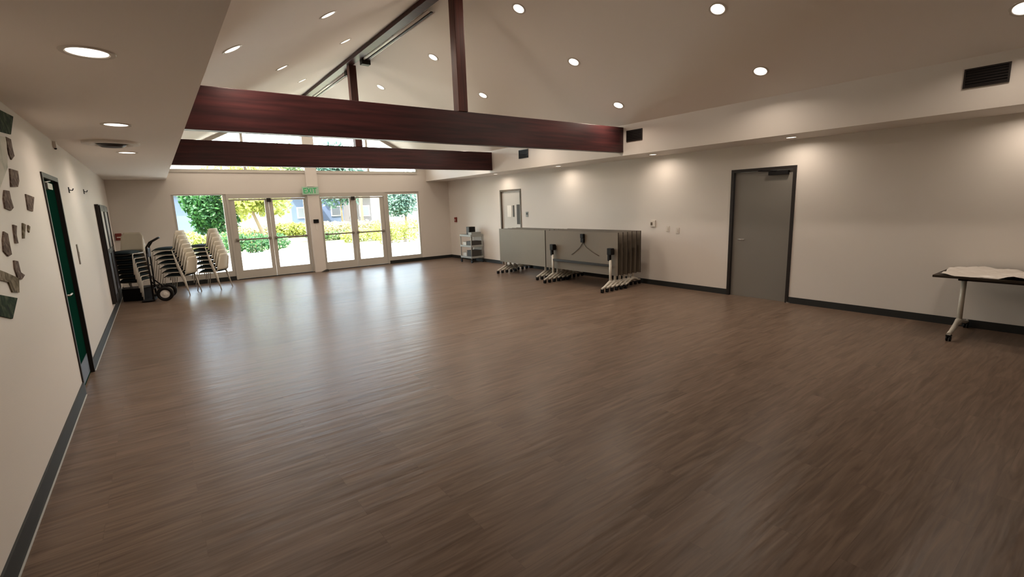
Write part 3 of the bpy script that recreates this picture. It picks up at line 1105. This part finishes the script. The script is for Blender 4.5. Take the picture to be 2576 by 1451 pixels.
# ------------------------------------------------------------------ utility cart
t = thing('utility_cart', 'grey three shelf rolling cart against the right wall near the far corner', 'cart', (7.84, 12.65, 0))
for z in (0.14, 0.48, 0.80):
    s_ = MB().box(-0.22, 0.22, -0.32, 0.32, z, z+0.02, bev=0.004)
    s_.box(-0.22, -0.205, -0.32, 0.32, z+0.02, z+0.06).box(0.205, 0.22, -0.32, 0.32, z+0.02, z+0.06)
    s_.box(-0.205, 0.205, -0.32, -0.305, z+0.02, z+0.06).box(-0.205, 0.205, 0.305, 0.32, z+0.02, z+0.06)
    s_.build('shelf', m_cart, t)
for sx in (-0.20, 0.20):
    for sy in (-0.30, 0.30):
        MB().tube([(sx, sy, 0.10), (sx, sy, 0.86)], 0.015).build('post', m_cart, t)
        c = MB().tube([(sx-0.015, sy, 0.045), (sx+0.015, sy, 0.045)], 0.045, 18).box(sx-0.02, sx+0.02, sy-0.02, sy+0.02, 0.08, 0.105)
        c.build('caster', m_black, t)
cx, cy = 7.84, 12.65
sp = thing('loudspeaker', 'small black loudspeaker standing on the grey cart', 'speaker', (cx, cy+0.02, 0.82))
MB().prism([(-0.10, -0.09), (0.10, -0.11), (0.10, 0.11), (-0.10, 0.09)], 0, 0.27, 'XY').build('housing', m_black, sp)
MB().box(-0.106, -0.10, -0.08, 0.08, 0.02, 0.25).build('grille', m_cartd, sp)
for (y, z, w_, h_, m, lb) in ((-0.14, 0.50, 0.28, 0.16, m_cartd, 'dark box on the right of the cart middle shelf'),
                              (0.16, 0.50, 0.24, 0.13, m_cartw, 'pale box on the left of the cart middle shelf'),
                              (-0.14, 0.16, 0.28, 0.22, m_cartd, 'dark box on the right of the cart bottom shelf'),
                              (0.16, 0.16, 0.24, 0.14, m_cartw, 'pale box on the left of the cart bottom shelf'),
                              (-0.20, 0.82, 0.18, 0.11, m_cart, 'low grey box on the cart top beside the loudspeaker')):
    b = thing('storage_box', lb, 'box', (cx, cy+y, z))
    MB().box(-0.17, 0.17, -w_/2, w_/2, 0, h_-0.02, bev=0.004).build('body', m, b)
    MB().box(-0.175, 0.175, -w_/2-0.005, w_/2+0.005, h_-0.02, h_, bev=0.004).build('lid', m, b)


# ------------------------------------------------------------------ outdoors
o = MB().box(-12, 22, YF+0.16, 25.0, -0.25, -0.03).build('patio_slab', m_conc)
struct(o, 'sunlit pale concrete patio outside', 'patio')
o = MB().grid(lambda u, v: (-40+110*u, 25+60*v, -0.05+0.75*v+0.05*math.sin(20*u)*math.sin(9*v)), 60, 30).build('lawn', m_lawn)
struct(o, 'bright dry lawn beyond the patio', 'lawn')
o = MB().grid(lambda u, v: (-30+85*u, 36+2.2*v, 0.16+0.045*v), 30, 2).build('garden_path', m_hill)
struct(o, 'pale path crossing the lawn', 'path')


def at(px, py, Y):
    d = fw*1.0 + r2*((px-1288)/fx) - u2*((py-725.5)/fx)
    k = Y/d.y
    return (d.x*k, Y, H_CAM+d.z*k)


def leaves(cx, cy, cz, rx, ry, rz_, n, size, rnd, mb_=None):
    mb_ = mb_ or MB()
    for _ in range(n):
        while True:
            p = Vector((rnd.uniform(-1, 1), rnd.uniform(-1, 1), rnd.uniform(-1, 1)))
            if 0.35 < p.length < 1:
                break
        p = Vector((cx+p.x*rx, cy+p.y*ry, cz+p.z*rz_))
        a = Vector((rnd.gauss(0, 1), rnd.gauss(0, 1), rnd.gauss(0, 1))).normalized()
        b = a.orthogonal().normalized()
        s1 = size*rnd.uniform(0.6, 1.3)
        v = [mb_.bm.verts.new(p+a*s1), mb_.bm.verts.new(p+b*s1*0.5), mb_.bm.verts.new(p-a*s1), mb_.bm.verts.new(p-b*s1*0.5)]
        mb_.bm.faces.new(v)
    return mb_


def bush(px, py_base, Y, w_, h_, m, label, n=1500, size=0.07, depth=None, seed=1):
    x, _, z = at(px, py_base, Y)
    g = -0.03 if Y <= 25 else -0.05+0.75*(Y-25)/60
    t = thing('garden_bush', label, 'bush', (x, Y, g))
    rnd = random.Random(seed)
    mb_ = MB()
    k = max(2, int(w_/0.7))
    for i in range(k):
        fx_ = (i+0.5)/k-0.5
        hh = h_*rnd.uniform(0.75, 1.0)
        leaves(fx_*w_, rnd.uniform(-0.2, 0.2), hh*0.5, w_/k*0.75, (depth or w_/k)*0.6, hh*0.5, n//k, size, rnd, mb_)
    mb_.build('foliage', m, t, normals=False)
    st = MB()
    for i in range(4):
        a = rnd.uniform(-0.3, 0.3)*w_
        st.tube([(a, 0, -0.02), (a+0.05, 0.02, h_*0.4), (a*1.3, 0, h_*0.7)], [0.03, 0.02, 0.01], 6)
    st.build('stem', m_bark, t)
    return t


bush(645, 640, 24.4, 2.6, 1.05, m_lf_green, 'green bush at the patio edge seen through the leftmost glass door', 2200, 0.07, seed=2)
bush(838, 605, 29.0, 2.6, 0.70, m_lf_mid, 'low dark green bush seen through the third glass door', 1500, 0.08, seed=3)
bush(930, 610, 26.5, 3.0, 0.80, m_lf_yel, 'yellow green bush seen through the rightmost glass door', 1600, 0.08, seed=4)
bush(1000, 620, 23.5, 2.4, 1.35, m_lf_yel, 'tall yellow green bush seen through the right sidelight', 2200, 0.07, seed=5)
bush(500, 600, 27.2, 4.5, 1.05, m_lf_yel, 'yellow green bush behind the stacked chairs through the left sidelight', 2600, 0.09, seed=6)


def hedge(pa, pb, Y, h_, m, label, seed, n=3000):
    xa = at(pa, 560, Y)[0]; xb = at(pb, 560, Y)[0]
    g = -0.05+0.75*(Y-25)/60
    t = thing('hedge', label, 'hedge', ((xa+xb)/2, Y, g))
    rnd = random.Random(seed)
    mb_ = MB()
    W_ = xb-xa
    k = int(W_/0.8)+1
    for i in range(k):
        leaves(-W_/2+W_*(i+0.5)/k, rnd.uniform(-0.15, 0.15), h_*0.5, 0.62, 0.6, h_*0.5*rnd.uniform(0.9, 1.1), n//k, 0.10, rnd, mb_)
    mb_.build('foliage', m, t, normals=False)


hedge(575, 680, 33.0, 0.95, m_lf_cream, 'straw coloured hedge seen through the left pair of doors', 11)
hedge(690, 770, 33.5, 1.0, m_lf_yel, 'yellow hedge seen between the left pair and the centre column', 12)
hedge(800, 960, 34.0, 0.95, m_lf_cream, 'long straw coloured hedge behind the right pair of doors', 13)


def tree(px, Y, trunk_h, cw, ch, m, label, seed, n=3500, size=0.14, lean=0.0, cz=None):
    x = at(px, 560, Y)[0]
    g = -0.05+0.75*max(0, Y-25)/60
    t = thing('garden_tree', label, 'tree', (x, Y, g-0.02))
    rnd = random.Random(seed)
    MB().tube([(0, 0, -0.05), (lean*0.4, 0, trunk_h*0.5), (lean, 0, trunk_h), (lean*1.3, 0.1, trunk_h+ch*0.4)], [0.11, 0.09, 0.07, 0.03], 8).build('trunk', m_bark, t)
    mb_ = MB()
    for i in range(9):
        a = rnd.uniform(0, 2*PI); rr_ = rnd.uniform(0, 0.6)
        leaves(lean+math.cos(a)*rr_*cw/2, math.sin(a)*rr_*cw/2, (cz or trunk_h)+ch*rnd.uniform(0.15, 0.8), cw*0.32, cw*0.32, ch*0.28, n//9, size, rnd, mb_)
    mb_.build('foliage', m, t, normals=False)


tree(524, 30.0, 0.9, 2.5, 3.6, m_lf_green, 'dense green tree seen through the left sidelight', 21, 5200, cz=0.7)
tree(562, 36.5, 1.3, 4.0, 3.4, m_lf_yel, 'yellow green tree behind the left door post', 22, 4200)
tree(665, 28.5, 1.65, 3.3, 2.6, m_lf_yel, 'small leaning tree with tan trunk through the leftmost glass door', 23, 4500, lean=-0.45)
tree(1022, 34.0, 1.2, 3.2, 3.2, m_lf_teal, 'blue green tree seen through the right sidelight', 24, 3500)
tree(862, 43.0, 2.0, 5.0, 5.5, m_lf_teal, 'pale blue green tree far behind the third glass door', 25, 4200, 0.22)
tree(700, 68.0, 2.5, 9.0, 7.0, m_lf_mid, 'tall green tree far behind the left pair of doors', 26, 4200, 0.25)


def house(pa, pb, Y, h_, m, label, seed, roof=True):
    xa = at(pa, 545, Y)[0]; xb = at(pb, 545, Y)[0]
    g = -0.05+0.75*(Y-25)/60
    t = thing('garden_building', label, 'building', ((xa+xb)/2, Y, g-0.1))
    W_ = xb-xa
    MB().box(-W_/2, W_/2, 0, 4, 0, h_).build('walls', m, t)
    MB().prism([(-0.4, h_), (2.0, h_+1.0), (4.4, h_)], -W_/2-0.3, W_/2+0.3, 'YZ').build('roof', m_roof, t)
    k = max(1, int(W_/3))
    for i in range(k):
        xx_ = -W_/2+W_*(i+0.5)/k
        f = MB().box(xx_-0.5, xx_+0.5, -0.05, 0.0, 1.0, 2.0).build('window', m_white, t)
        MB().box(xx_-0.42, xx_+0.42, -0.06, -0.05, 1.08, 1.92).build('pane', m_kick, f)
    return t


house(300, 512, 46.0, 3.2, m_blue, 'blue grey building far behind the left sidelight', 1)
house(735, 790, 47.0, 3.4, m_blue, 'blue grey building behind the second glass door', 2)
house(812, 880, 50.0, 3.2, m_blue, 'blue grey building behind the third glass door', 3)
house(900, 935, 44.5, 2.9, m_roof, 'dark grey shed behind the fourth glass door', 4)
house(955, 1060, 54.0, 4.0, m_pale, 'pale building behind the right sidelight', 5)
house(600, 728, 56.0, 2.8, m_pale, 'pale low building behind the leftmost glass door', 6)
x, _, z = at(941, 575, 33)
o = MB().box(-0.09, 0.09, -0.09, 0.09, 0, 4.2, bev=0.01).build('garden_post', m_bark)
o.location = (x, 35.2, 0.05)
tag(o, 'dark upright post seen through the rightmost glass door', 'post')
x, _, z = at(716, 560, 38)
o = MB().lathe([(0.16, 0), (0.14, 0.9), (0.13, 1.5), (0.0005, 1.6)], 16).build('garden_bollard', m_pale)
o.location = (x, 38.6, 0.1)
tag(o, 'pale pink rounded bollard seen through the second glass door', 'bollard')
